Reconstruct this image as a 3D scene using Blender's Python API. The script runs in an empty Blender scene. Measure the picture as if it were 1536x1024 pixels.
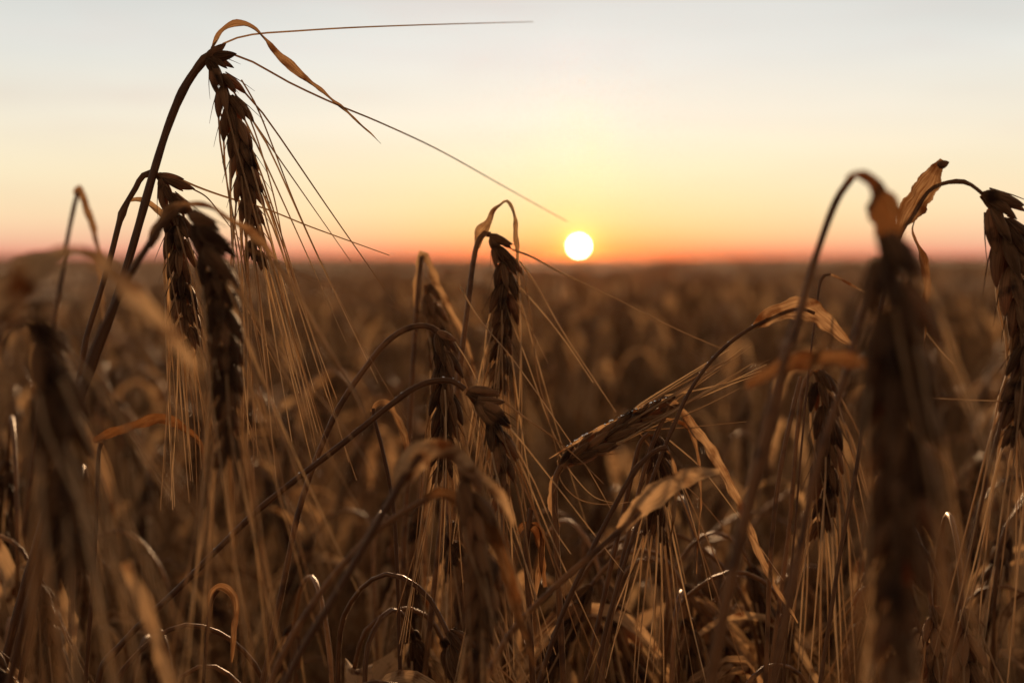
import bpy, math, random
import numpy as np
from mathutils import Vector, Matrix

random.seed(11)
rng = np.random.default_rng(11)
S = bpy.context.scene
R = math.radians

# ------------------------------------------------------------------ camera
CAM_H = 0.80
FPX = 50.0 / 36.0 * 1536.0            # focal length in photograph pixels
PITCH = math.atan((512 - 385) / FPX)  # the horizon sits at row 385 of 1024
FOCUS = 0.45
cd = bpy.data.cameras.new('camera')
cam = bpy.data.objects.new('camera', cd)
S.collection.objects.link(cam)
cam.location = (0, 0, CAM_H)
cam.rotation_euler = (math.pi / 2 - PITCH, 0, 0)
cd.lens = 50; cd.sensor_width = 36
cd.clip_start = 0.01; cd.clip_end = 6000
cd.dof.use_dof = True
cd.dof.focus_distance = FOCUS
cd.dof.aperture_fstop = 8.6
S.camera = cam
S.render.resolution_x, S.render.resolution_y = 1024, 682

# ------------------------------------------------------------------ light
SUN_AZ = math.atan((868 - 768) / FPX)              # to the right of +Y
SUN_EL = math.atan((385 - 369) / FPX)
sun_dir = Vector((math.sin(SUN_AZ) * math.cos(SUN_EL), math.cos(SUN_AZ) * math.cos(SUN_EL), math.sin(SUN_EL)))
sl = bpy.data.lights.new('sun', 'SUN')
sl.energy = 5.0; sl.angle = R(2.0); sl.color = (1.0, 0.62, 0.32)
so = bpy.data.objects.new('sun', sl)
S.collection.objects.link(so)
LAMP_EL = R(4.8)   # lamp raised above the visible sun disc so its light reaches the crop
lamp_dir = Vector((math.sin(SUN_AZ) * math.cos(LAMP_EL), math.cos(SUN_AZ) * math.cos(LAMP_EL), math.sin(LAMP_EL)))
so.rotation_euler = (-lamp_dir).to_track_quat('-Z', 'Y').to_euler()

W = bpy.data.worlds.new('World'); S.world = W; W.use_nodes = True
nt = W.node_tree; nt.nodes.clear()
def N(tree, kind, **kw):
    n = tree.nodes.new(kind)
    for k, v in kw.items(): setattr(n, k, v)
    return n
def math_node(tree, op, a, b=None, c=None, clamp=False):
    n = N(tree, 'ShaderNodeMath', operation=op, use_clamp=clamp)
    for i, v in enumerate((a, b, c)):
        if v is None: continue
        if isinstance(v, (int, float)): n.inputs[i].default_value = v
        else: tree.links.new(v, n.inputs[i])
    return n.outputs[0]
def lin(c):
    return tuple(((v / 255) / 12.92 if v / 255 <= 0.04045 else ((v / 255 + 0.055) / 1.055) ** 2.4) for v in c) + (1,)
def ramp(tree, fac, stops, interp='LINEAR'):
    n = N(tree, 'ShaderNodeValToRGB'); cr = n.color_ramp; cr.interpolation = interp
    while len(cr.elements) > 1: cr.elements.remove(cr.elements[-1])
    cr.elements[0].position = stops[0][0]; cr.elements[0].color = stops[0][1]
    for p, c in stops[1:]:
        e = cr.elements.new(p); e.color = c
    tree.links.new(fac, n.inputs[0])
    return n.outputs[0]
L = nt.links.new
tc = N(nt, 'ShaderNodeTexCoord')
sep = N(nt, 'ShaderNodeSeparateXYZ'); L(tc.outputs['Generated'], sep.inputs[0])
elev = math_node(nt, 'MULTIPLY', math_node(nt, 'ARCSINE', sep.outputs[2]), 180 / math.pi)      # degrees
dot = N(nt, 'ShaderNodeVectorMath', operation='DOT_PRODUCT'); L(tc.outputs['Generated'], dot.inputs[0])
dot.inputs[1].default_value = sun_dir
ang = math_node(nt, 'MULTIPLY', math_node(nt, 'ARCCOSINE', math_node(nt, 'MINIMUM', dot.outputs['Value'], 0.9999999)), 180 / math.pi)
ef = math_node(nt, 'DIVIDE', elev, 90.0, clamp=True)
def E(deg): return deg / 90.0
away = ramp(nt, ef, [(0, lin((210, 128, 108))), (E(.3), lin((230, 166, 138))), (E(.8), lin((238, 194, 158))), (E(1.6), lin((241, 214, 174))),
                     (E(3.2), lin((240, 226, 192))), (E(5.5), lin((234, 227, 209))), (E(8), lin((220, 221, 215))),
                     (E(10.5), lin((206, 208, 205))), (E(25), lin((126, 108, 92))), (E(90), lin((78, 68, 60)))])
near = ramp(nt, ef, [(0, lin((228, 84, 44))), (E(.3), lin((240, 146, 84))), (E(.8), lin((240, 196, 116))), (E(1.6), lin((239, 218, 152))),
                     (E(3.2), lin((240, 229, 186))), (E(5.5), lin((241, 236, 218))), (E(8), lin((234, 233, 226))),
                     (E(10.5), lin((228, 228, 223))), (E(25), lin((140, 120, 100))), (E(90), lin((78, 68, 60)))])
nearf = math_node(nt, 'POWER', math_node(nt, 'MAXIMUM', math_node(nt, 'SUBTRACT', 1.0, math_node(nt, 'DIVIDE', ang, 17.0)), 0.0), 1.3)
mx = N(nt, 'ShaderNodeMix', data_type='RGBA'); L(nearf, mx.inputs[0]); L(away, mx.inputs[6]); L(near, mx.inputs[7])
# soft streaks of thin cloud low over the horizon
mp = N(nt, 'ShaderNodeMapping'); L(tc.outputs['Generated'], mp.inputs[0]); mp.inputs['Scale'].default_value = (3, 3, 22)
cn = N(nt, 'ShaderNodeTexNoise'); L(mp.outputs[0], cn.inputs[0]); cn.inputs['Scale'].default_value = 1.4; cn.inputs['Detail'].default_value = 3
cl = math_node(nt, 'MULTIPLY_ADD', cn.outputs[0], 0.16, 0.92)
wm = N(nt, 'ShaderNodeMapping'); L(tc.outputs['Generated'], wm.inputs[0]); wm.inputs['Scale'].default_value = (5, 5, 34); wm.inputs['Rotation'].default_value = (0, .1, 0); wm.inputs['Location'].default_value = (.3, 0, 1.2)
wn = N(nt, 'ShaderNodeTexNoise'); L(wm.outputs[0], wn.inputs[0]); wn.inputs['Scale'].default_value = 1.5; wn.inputs['Detail'].default_value = 5
wf = math_node(nt, 'MULTIPLY', ramp(nt, wn.outputs[0], [(.52, (0, 0, 0, 1)), (.74, (1, 1, 1, 1))]), ramp(nt, ef, [(E(2), (0, 0, 0, 1)), (E(6), (.2, .2, .2, 1))]))
wisp = N(nt, 'ShaderNodeMix', data_type='RGBA'); L(wf, wisp.inputs[0]); L(mx.outputs[2], wisp.inputs[6]); wisp.inputs[7].default_value = lin((214, 186, 178))
# the half of the sky behind the camera is already in dusk
dusk = ramp(nt, math_node(nt, 'DIVIDE', ang, 180.0), [(0, (1, 1, 1, 1)), (22 / 180, (1, 1, 1, 1)), (60 / 180, (.98, .86, .74, 1)), (100 / 180, (.66, .55, .46, 1)), (1, (.52, .42, .34, 1))])
vq = N(nt, 'ShaderNodeVectorMath', operation='MULTIPLY'); L(wisp.outputs[2], vq.inputs[0]); L(dusk, vq.inputs[1])
vm = N(nt, 'ShaderNodeVectorMath', operation='SCALE'); L(vq.outputs[0], vm.inputs[0]); L(cl, vm.inputs['Scale'])
# aureole and disc of the sun
aur = math_node(nt, 'MULTIPLY', math_node(nt, 'EXPONENT', math_node(nt, 'MULTIPLY', ang, -1.1)), 0.42)
aur = math_node(nt, 'ADD', aur, math_node(nt, 'MULTIPLY', math_node(nt, 'EXPONENT', math_node(nt, 'MULTIPLY', ang, -3.2)), 2.2))
av = N(nt, 'ShaderNodeVectorMath', operation='SCALE'); av.inputs[0].default_value = (1.0, 0.50, 0.05); L(aur, av.inputs['Scale'])
disc = math_node(nt, 'MULTIPLY', math_node(nt, 'LESS_THAN', ang, 0.27), 30.0)
dv = N(nt, 'ShaderNodeVectorMath', operation='SCALE'); dv.inputs[0].default_value = (1.0, 0.88, 0.55); L(disc, dv.inputs['Scale'])
a1 = N(nt, 'ShaderNodeVectorMath', operation='ADD'); L(vm.outputs[0], a1.inputs[0]); L(av.outputs[0], a1.inputs[1])
a2 = N(nt, 'ShaderNodeVectorMath', operation='ADD'); L(a1.outputs[0], a2.inputs[0]); L(dv.outputs[0], a2.inputs[1])
bg = N(nt, 'ShaderNodeBackground'); L(a2.outputs[0], bg.inputs[0]); bg.inputs[1].default_value = 1.06
sky = N(nt, 'ShaderNodeTexSky', sky_type='NISHITA', sun_disc=False)
sky.sun_elevation = SUN_EL; sky.sun_rotation = SUN_AZ
bg2 = N(nt, 'ShaderNodeBackground'); L(sky.outputs[0], bg2.inputs[0]); bg2.inputs[1].default_value = 0.012
ad = N(nt, 'ShaderNodeAddShader'); L(bg.outputs[0], ad.inputs[0]); L(bg2.outputs[0], ad.inputs[1])
wo = N(nt, 'ShaderNodeOutputWorld'); L(ad.outputs[0], wo.inputs[0])

S.view_settings.view_transform = 'Standard'; S.view_settings.look = 'None'
S.view_settings.exposure = 0.0; S.view_settings.gamma = 1.0; S.view_settings.use_curve_mapping = False
S.cycles.max_bounces = 6; S.cycles.diffuse_bounces = 2; S.cycles.glossy_bounces = 2
S.cycles.transmission_bounces = 4; S.cycles.volume_bounces = 0; S.cycles.transparent_max_bounces = 4
S.cycles.sample_clamp_indirect = 3.0
S.cycles.use_denoising = True

# ------------------------------------------------------------------ materials
def plant_mat(name, c1, c2, rough=0.55, trans=0.3, ctrans=None, stripes=60.0, blotch=None, bump=0.3, spec=0.35):
    """c1/c2: the two straw colours mixed by lengthwise fibres; blotch: colour of weathered spots"""
    m = bpy.data.materials.new(name); m.use_nodes = True
    t = m.node_tree; t.nodes.clear(); l = t.links.new
    at = N(t, 'ShaderNodeAttribute', attribute_name='st')
    sp = N(t, 'ShaderNodeSeparateXYZ'); l(at.outputs['Vector'], sp.inputs[0])
    cb = N(t, 'ShaderNodeCombineXYZ')
    l(math_node(t, 'MULTIPLY', sp.outputs[0], stripes), cb.inputs[0])
    l(math_node(t, 'MULTIPLY', sp.outputs[1], 130.0), cb.inputs[1])
    l(math_node(t, 'MULTIPLY', sp.outputs[2], 37.0), cb.inputs[2])
    n1 = N(t, 'ShaderNodeTexNoise'); l(cb.outputs[0], n1.inputs[0]); n1.inputs['Scale'].default_value = 1.0; n1.inputs['Detail'].default_value = 2
    oi = N(t, 'ShaderNodeObjectInfo')
    fac = math_node(t, 'ADD', math_node(t, 'MULTIPLY', n1.outputs[0], 1.3), math_node(t, 'MULTIPLY_ADD', sp.outputs[2], 0.6, -0.55))
    fac = math_node(t, 'ADD', fac, math_node(t, 'MULTIPLY_ADD', oi.outputs['Random'], 0.5, -0.2), clamp=True)
    col = ramp(t, fac, [(0.1, c1 + (1,)), (0.9, c2 + (1,))])
    if blotch:
        geo = N(t, 'ShaderNodeTexCoord')
        n2 = N(t, 'ShaderNodeTexNoise'); l(geo.outputs['Object'], n2.inputs[0]); n2.inputs['Scale'].default_value = 130; n2.inputs['Detail'].default_value = 4
        f2 = ramp(t, n2.outputs[0], [(0.50, (0, 0, 0, 1)), (0.66, (1, 1, 1, 1))])
        mxx = N(t, 'ShaderNodeMix', data_type='RGBA'); l(f2, mxx.inputs[0]); l(col, mxx.inputs[6]); mxx.inputs[7].default_value = blotch + (1,)
        col = mxx.outputs[2]
    b = N(t, 'ShaderNodeBsdfPrincipled'); l(col, b.inputs['Base Color'])
    b.inputs['Roughness'].default_value = rough; b.inputs['Specular IOR Level'].default_value = spec
    if name in ('barley_husk', 'dry_stem'):      # the fine down that catches the light at grazing angles
        b.inputs['Sheen Weight'].default_value = 0.6; b.inputs['Sheen Roughness'].default_value = 0.3; b.inputs['Sheen Tint'].default_value = (1.0, 0.72, 0.5, 1)
    if bump:
        bp = N(t, 'ShaderNodeBump'); bp.inputs['Strength'].default_value = bump; bp.inputs['Distance'].default_value = 0.0004
        l(n1.outputs[0], bp.inputs['Height']); l(bp.outputs[0], b.inputs['Normal'])
    out = N(t, 'ShaderNodeOutputMaterial')
    if trans > 0:
        tr = N(t, 'ShaderNodeBsdfTranslucent')
        if ctrans: 
            mm = N(t, 'ShaderNodeMix', data_type='RGBA', blend_type='MULTIPLY'); mm.inputs[0].default_value = 1.0
            l(col, mm.inputs[6]); mm.inputs[7].default_value = ctrans + (1,); l(mm.outputs[2], tr.inputs[0])
        else: l(col, tr.inputs[0])
        ms = N(t, 'ShaderNodeMixShader'); ms.inputs[0].default_value = trans
        l(b.outputs[0], ms.inputs[1]); l(tr.outputs[0], ms.inputs[2]); l(ms.outputs[0], out.inputs[0])
    else: l(b.outputs[0], out.inputs[0])
    return m
M = {
    'stem': plant_mat('dry_stem', (0.10, 0.042, 0.016), (0.48, 0.26, 0.11), 0.45, 0.12, (1.4, 1.0, .6), 22, (0.10, 0.045, 0.02), 0.25, 0.5),
    'kernel': plant_mat('barley_husk', (0.075, 0.038, 0.019), (0.42, 0.25, 0.13), 0.6, 0.25, (1.5, .8, .45), 18, (0.04, 0.02, 0.012), 1.0, 0.25),
    'awn': plant_mat('barley_awn', (0.44, 0.28, 0.15), (0.90, 0.73, 0.50), 0.5, 0.45, None, 4, None, 0, 0.2),
    'leaf': plant_mat('dry_leaf', (0.20, 0.095, 0.040), (0.70, 0.51, 0.32), 0.75, 0.36, (1.0, .86, .68), 16, (0.13, 0.05, 0.02), 0.6, 0.06),
}
def simple_mat(name, c1, c2, scale, rough=0.9):
    m = bpy.data.materials.new(name); m.use_nodes = True; t = m.node_tree; b = t.nodes['Principled BSDF']
    co = N(t, 'ShaderNodeTexCoord'); n = N(t, 'ShaderNodeTexNoise'); t.links.new(co.outputs['Object'], n.inputs[0])
    n.inputs['Scale'].default_value = scale; n.inputs['Detail'].default_value = 8
    t.links.new(ramp(t, n.outputs[0], [(.35, c1 + (1,)), (.65, c2 + (1,))]), b.inputs['Base Color'])
    b.inputs['Roughness'].default_value = rough
    return m
M['soil'] = simple_mat('dry_soil', (0.035, 0.022, 0.014), (0.10, 0.065, 0.04), 9)
M['crop'] = simple_mat('ripe_crop', (0.12, 0.06, 0.024), (0.62, 0.37, 0.18), 5.0)
gm = bpy.data.materials.new('dew'); gm.use_nodes = True
gb = gm.node_tree.nodes['Principled BSDF']; gb.inputs['Roughness'].default_value = 0.02; gb.inputs['IOR'].default_value = 1.33
gb.inputs['Transmission Weight'].default_value = 1.0
M['dew'] = gm

# ------------------------------------------------------------------ mesh helpers
def nrm(v): return v / (np.linalg.norm(v) + 1e-12)
def catmull(P, n):
    """n points evenly spread along a Catmull-Rom curve through P"""
    P = np.asarray(P, float)
    if len(P) == 2:
        return P[0] + (P[1] - P[0]) * np.linspace(0, 1, n)[:, None]
    Q = np.vstack([2 * P[0] - P[1], P, 2 * P[-1] - P[-2]])
    out = []
    for i in range(1, len(Q) - 2):
        t = np.linspace(0, 1, 14, endpoint=False)[:, None]
        p0, p1, p2, p3 = Q[i - 1], Q[i], Q[i + 1], Q[i + 2]
        out.append(0.5 * (2 * p1 + (p2 - p0) * t + (2 * p0 - 5 * p1 + 4 * p2 - p3) * t ** 2 + (3 * p1 - p0 - 3 * p2 + p3) * t ** 3))
    out = np.vstack(out + [P[-1:]])
    s = np.r_[0, np.cumsum(np.linalg.norm(np.diff(out, axis=0), axis=1))]
    u = np.linspace(0, s[-1], n)
    return np.stack([np.interp(u, s, out[:, k]) for k in range(3)], 1)
def frames(P, ref):
    T = np.gradient(P, axis=0); T /= np.linalg.norm(T, axis=1)[:, None] + 1e-12
    A = np.zeros_like(P); a = nrm(ref - T[0] * np.dot(ref, T[0]))
    for i in range(len(P)):
        a = nrm(a - T[i] * np.dot(a, T[i])); A[i] = a
    return T, A, np.cross(T, A)
class MB:
    def __init__(self): self.v, self.f, self.s, self.n = [], [], [], 0
    def grid(self, V, st, closed):
        """V: rings x m x 3"""
        r, m = V.shape[:2]
        idx = np.arange(r * m).reshape(r, m) + self.n
        j = idx if not closed else np.c_[idx, idx[:, :1]]
        q = np.stack([j[:-1, :-1], j[:-1, 1:], j[1:, 1:], j[1:, :-1]], -1).reshape(-1, 4)
        self.v.append(V.reshape(-1, 3)); self.f.append(q); self.s.append(st.reshape(-1, 3)); self.n += r * m
    def tube(self, P, rad, m=8, tint=None, ref=np.array([0.3, 1, 0.2])):
        P = np.asarray(P); rad = np.broadcast_to(rad, len(P))
        T, A, B = frames(P, ref)
        a = np.arange(m) * 2 * math.pi / m
        V = P[:, None] + rad[:, None, None] * (np.cos(a)[None, :, None] * A[:, None] + np.sin(a)[None, :, None] * B[:, None])
        s = np.r_[0, np.cumsum(np.linalg.norm(np.diff(P, axis=0), axis=1))]
        st = np.zeros(V.shape); st[..., 0] = (1 - np.abs(1 - 2 * np.arange(m) / m))[None]; st[..., 1] = s[:, None]
        st[..., 2] = random.random() if tint is None else tint
        self.grid(V, st, True)
    def ribbon(self, P, width, ref, twist=0.0, fold=0.25, ripple=0.0, tint=None, m=7, thick=0.00012):
        """blade: a closed thin cross-section, creased along its middle, twisted by 'twist' (radians, scalar or per point)"""
        P = np.asarray(P); n = len(P)
        T, A, B = frames(P, np.asarray(ref, float))
        tw = np.broadcast_to(np.asarray(twist, float), n) if np.ndim(twist) else np.linspace(0, twist, n)
        w = np.broadcast_to(width, n)
        fo = np.broadcast_to(fold, n)
        Sd = np.cos(tw)[:, None] * B + np.sin(tw)[:, None] * A
        Nn = -np.sin(tw)[:, None] * B + np.cos(tw)[:, None] * A
        x = np.linspace(-1, 1, m)
        ph = random.random() * 6
        k = np.arange(n)
        V = np.zeros((n, m, 3)); st = np.zeros_like(V)
        s = np.r_[0, np.cumsum(np.linalg.norm(np.diff(P, axis=0), axis=1))]
        frL = 1 + 0.05 * np.sin(s * 2100 + ph) * np.sin(s * 1300 + 2 * ph); frR = 1 + 0.05 * np.sin(s * 1700 + 3 * ph) * np.sin(s * 2900 + ph)
        cr = ripple * w * (0.9 * np.sin(s * 240 + ph) + 0.7 * np.sin(s * 530 + 2 * ph))
        for i in range(m):
            xi = x[i]
            fr = frL if i == 0 else (frR if i == m - 1 else 1.0)
            rp = ripple * w * (np.sin(s * 900 + ph + 2.0 * xi) * abs(xi) + 0.8 * np.sin(s * 620 + ph * 2 + xi * 4)) + cr
            V[:, i] = P + Sd * (w * xi * fr / 2)[:, None] + Nn * (fo * w * (abs(xi) ** 1.3) + rp)[:, None]
            st[:, i, 0] = (xi + 1) / 2; st[:, i, 1] = s
        st[..., 2] = random.random() if tint is None else tint
        self.grid(V, st, False)
    def kernel(self, base, d, side, length, w, th, bend=0.15, tint=None, rings=9, m=8):
        d = nrm(d); side = nrm(side - d * np.dot(side, d)); nn = np.cross(d, side)
        t = np.linspace(0, 1, rings)
        prof = (np.clip(t, 0.02, 1) ** 0.50) * (np.clip(1 - t, 0, 1) ** 0.80) ; prof = prof / prof.max(); prof[-1] = 0.06; prof[0] = 0.3
        P = base + d * (t * length)[:, None] - side * (bend * length * (t ** 2 - 0.35 * t))[:, None]
        a = np.arange(m) * 2 * math.pi / m
        ridge = 1 + 0.10 * np.cos(3 * a)
        V = P[:, None] + prof[:, None, None] * (np.cos(a) * ridge)[None, :, None] * side * (th / 2) + prof[:, None, None] * (np.sin(a) * ridge)[None, :, None] * nn * (w / 2)
        st = np.zeros(V.shape); st[..., 0] = (1 - np.abs(1 - 2 * np.arange(m) / m))[None]; st[..., 1] = (t * length)[:, None]
        st[..., 2] = random.random() if tint is None else tint
        self.grid(V, st, True)
        return P[-1], nrm(P[-1] - P[-2])
    def ball(self, c, r):
        a = np.arange(6) * math.pi / 3; t = np.linspace(0.02, math.pi - 0.02, 5)
        V = np.stack([np.outer(np.sin(t), np.cos(a)), np.outer(np.sin(t), np.sin(a)), np.outer(np.cos(t), np.ones(6))], -1) * r + c
        self.grid(V, np.zeros(V.shape), True)
    def merge(self, o):
        for v, f, s in zip(o.v, o.f, o.s): self.v.append(v)
        self.f += [f + self.n for f in o.f]; self.s += o.s; self.n += o.n
    def arrays(self): return np.vstack(self.v), np.vstack(self.f), np.vstack(self.s)
    def mesh(self, name, mat, origin=(0, 0, 0)):
        v, f, s = self.arrays(); v = v - np.asarray(origin)
        me = bpy.data.meshes.new(name)
        me.vertices.add(len(v)); me.vertices.foreach_set('co', v.astype(np.float32).ravel())
        me.loops.add(f.size); me.loops.foreach_set('vertex_index', f.astype(np.int32).ravel())
        me.polygons.add(len(f)); me.polygons.foreach_set('loop_start', np.arange(0, f.size, 4, dtype=np.int32))
        me.polygons.foreach_set('use_smooth', np.ones(len(f), bool))
        at = me.attributes.new('st', 'FLOAT_VECTOR', 'POINT'); at.data.foreach_set('vector', s.astype(np.float32).ravel())
        me.update(calc_edges=True)
        if mat: me.materials.append(mat)
        return me
    def build(self, name, mat, parent, origin):
        o = bpy.data.objects.new(name, self.mesh(name, mat, origin))
        S.collection.objects.link(o); o.parent = parent
        return o
def empty(name, label, cat, loc, group=None):
    o = bpy.data.objects.new(name, None); S.collection.objects.link(o); o.location = loc
    o.empty_display_size = 0.02
    o['label'] = label; o['category'] = cat
    if group: o['group'] = group
    return o

def at(x, y, d):
    """the point seen at photograph pixel x, y at a distance d (metres) along the view"""
    c, s = math.cos(PITCH), math.sin(PITCH)
    rx, ry = (x - 768) / FPX * d, (512 - y) / FPX * d
    return np.array([rx, d * c + ry * s, CAM_H - d * s + ry * c])
CAM = np.array([0, 0, CAM_H])

# ------------------------------------------------------------------ the parts of a barley plant
def ear_mb(path, side_roll=0.0, size=1.0, six=True, view=CAM, awn_len=0.10, splay=0.10, gap=0.0040, awn_n=None, droop=0.0, skip_first=0, jit=1.0):
    """returns the kernels' MB and a list of awn MBs, for an ear along 'path'"""
    P0 = catmull(path, 60)
    total = np.linalg.norm(np.diff(P0, axis=0), axis=1).sum()
    n = max(6, int(total / (gap * size)))
    P = catmull(path, n + 1)
    mid = P[len(P) // 2]
    ref = nrm(view - mid)
    T, A, B = frames(P, ref)
    k = MB(); awns = []; tips = []
    k.tube(P, np.linspace(0.0011, 0.0005, len(P)) * size, 6)
    for i in range(len(P) - 1):
        t = i / (len(P) - 1)
        sgn = 1 if i % 2 else -1
        Si = math.cos(side_roll) * B[i] + math.sin(side_roll) * A[i]
        Fi = np.cross(T[i], Si)
        sz = size * (0.78 + 0.32 * math.sin(math.pi * min(1, t * 1.1 + 0.12))) * (1 - 0.22 * max(0, t - 0.75) * 4 * 0.6)
        for lat in ((0, -1, 1) if six else (0,)):
            if lat:
                s = nrm(Si * sgn * 0.55 + Fi * lat * 0.95)
            else: s = Si * sgn
            if i > 2 and random.random() < 0.06: continue
            s = nrm(s + jit * 0.13 * np.array([random.gauss(0, 1) for _ in range(3)]))
            spread = (0.36 if lat else 0.48) + 0.12 * random.random() * jit - 0.14 * t
            d = nrm(T[i] + s * spread)
            base = P[i] + s * 0.0010 * size
            sz = sz * random.uniform(.88, 1.1)
            ln = 0.0122 * sz * (0.88 if lat else 1.0)
            kw = 0.0038 * sz * (0.82 if lat else 1); kt = 0.0033 * sz * (0.82 if lat else 1)
            tip, td = k.kernel(base, d, s, ln, kw, kt, 0.12); tips.append(tip)
            # two hair-thin glumes hug the kernel
            if not lat or random.random() < 0.3:
                g = base + s * kt * 0.45
                k.tube(catmull([g, g + d * ln * 0.6 + s * 0.0007 * size, g + d * ln * 1.1 + s * 0.0006], 5), np.linspace(0.00025, 0.00006, 5) * size, 4)
            if i < skip_first: continue
            if lat and random.random() < 0.55: continue
            al = awn_len * (0.75 + 0.4 * random.random()) * (0.65 + 0.35 * math.sin(math.pi * min(1, t + 0.15)))
            dr = nrm(T[i] + s * (splay * (0.6 + 0.9 * random.random())) + 0.045 * jit * np.array([random.gauss(0, 1) for _ in range(3)]))
            c1 = tip + td * al * 0.06 + dr * al * 0.06
            bnd = 0.03 * np.array([random.gauss(0, 1) for _ in range(3)])
            c2 = c1 + nrm(dr + bnd) * al * 0.4
            c3 = c2 + nrm(dr + 2 * bnd + np.array([0, 0, -droop])) * al * 0.5
            awns.append(awn_mb([tip - td * 0.001, c1, c2, c3], size))
    if awn_n and len(awns) > awn_n: awns = random.sample(awns, awn_n)
    k.tips = tips
    return k, awns
def awn_mb(path, size=1.0, n=12, r0=0.00038, r1=0.00013):
    a = MB(); a.tube(catmull(path, n), np.linspace(r0, r1, n) * size, 5)
    return a
def stem_mb(path, r0=0.0014, r1=0.0009, knots=(), n=60):
    P = catmull(path, n); r = np.linspace(r0, r1, n)
    L_ = np.linalg.norm(np.diff(P, axis=0), axis=1).sum()
    for kk in knots:
        i = np.arange(n) / (n - 1)
        r = r * (1 + 0.45 * np.exp(-((i - kk) * L_ / 0.0022) ** 2))
    r = r * (1 + 0.05 * np.sin(np.arange(n) * 1.3 + random.random() * 6))
    s = MB(); s.tube(P, r, 10); return s
def leaf_mb(path, w, ref=(0, -1, 0), twist=0.0, fold=0.22, ripple=0.085, n=64, prof=None, tint=None):
    P = catmull(path, n); t = np.linspace(0, 1, n)
    if prof is None: pr = (np.clip(t * 6, 0.25, 1)) * (1 - t ** 2.2) ** 0.8 + 0.03
    else: pr = np.interp(t, np.linspace(0, 1, len(prof)), prof)
    tw = twist if np.ndim(twist) == 0 else np.interp(t, np.linspace(0, 1, len(twist)), twist)
    tw = np.linspace(0, tw, n) if np.ndim(tw) == 0 else tw
    wob = 1 + 0.10 * np.sin(t * 17 + random.random() * 6) + 0.06 * np.sin(t * 41 + random.random() * 6)
    b = MB(); b.ribbon(P, w * pr * wob, ref, tw, fold, ripple, tint); return b
def dew_mb(P, r, n, rad):
    """droplets sitting on the upper side of a stalk"""
    b = MB()
    for _ in range(n):
        i = random.randrange(len(P)); q = rad * (0.5 + random.random())
        b.ball(P[i] + np.array([random.uniform(-.4, .4) * r, random.uniform(-.3, .3) * r, r * 0.85 + q * .3]), q)
    return b

# ------------------------------------------------------------------ ground and the mass of the crop
def sheet(name, xs, ys, zf, mat, kind, label=None):
    X, Y = np.meshgrid(xs, ys); Z = zf(X, Y)
    b = MB(); V = np.stack([X, Y, Z], -1); b.grid(V, np.zeros(V.shape), False)
    o = b.build(name, mat, None, (0, 0, 0)); o['kind'] = kind
    if label: o['label'] = label
    return o
ysg = np.r_[-6, -3, np.linspace(-1, 10, 40), np.geomspace(10.5, 1200, 60)]
sheet('ground', np.r_[-1000, -500, -200, -60, np.linspace(-20, 20, 40), 60, 200, 500, 1000], ysg,
      lambda X, Y: 0.012 * np.sin(X * 5.1) * np.cos(Y * 4.3) * (Y < 30), M['soil'], 'structure')
HEROES = []
def px(pts, d):
    return [at(p[0], p[1], d + (p[2] if len(p) > 2 else 0)) for p in pts]
def to_ground(p0, p1, root):
    """an even run of points from the root up to p0, arriving in the direction of p1"""
    p0, p1, root = map(np.asarray, (p0, p1, root))
    ln = np.linalg.norm(p0 - root); c = p0 + nrm(p0 - p1) * ln * 0.5
    c[2] = max(c[2], 0.05)
    k = max(3, int(ln / 0.05)); t = np.linspace(0, 1, k, endpoint=False)[:, None]
    return list((1 - t) ** 2 * root + 2 * t * (1 - t) * c + t ** 2 * p0)
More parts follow.
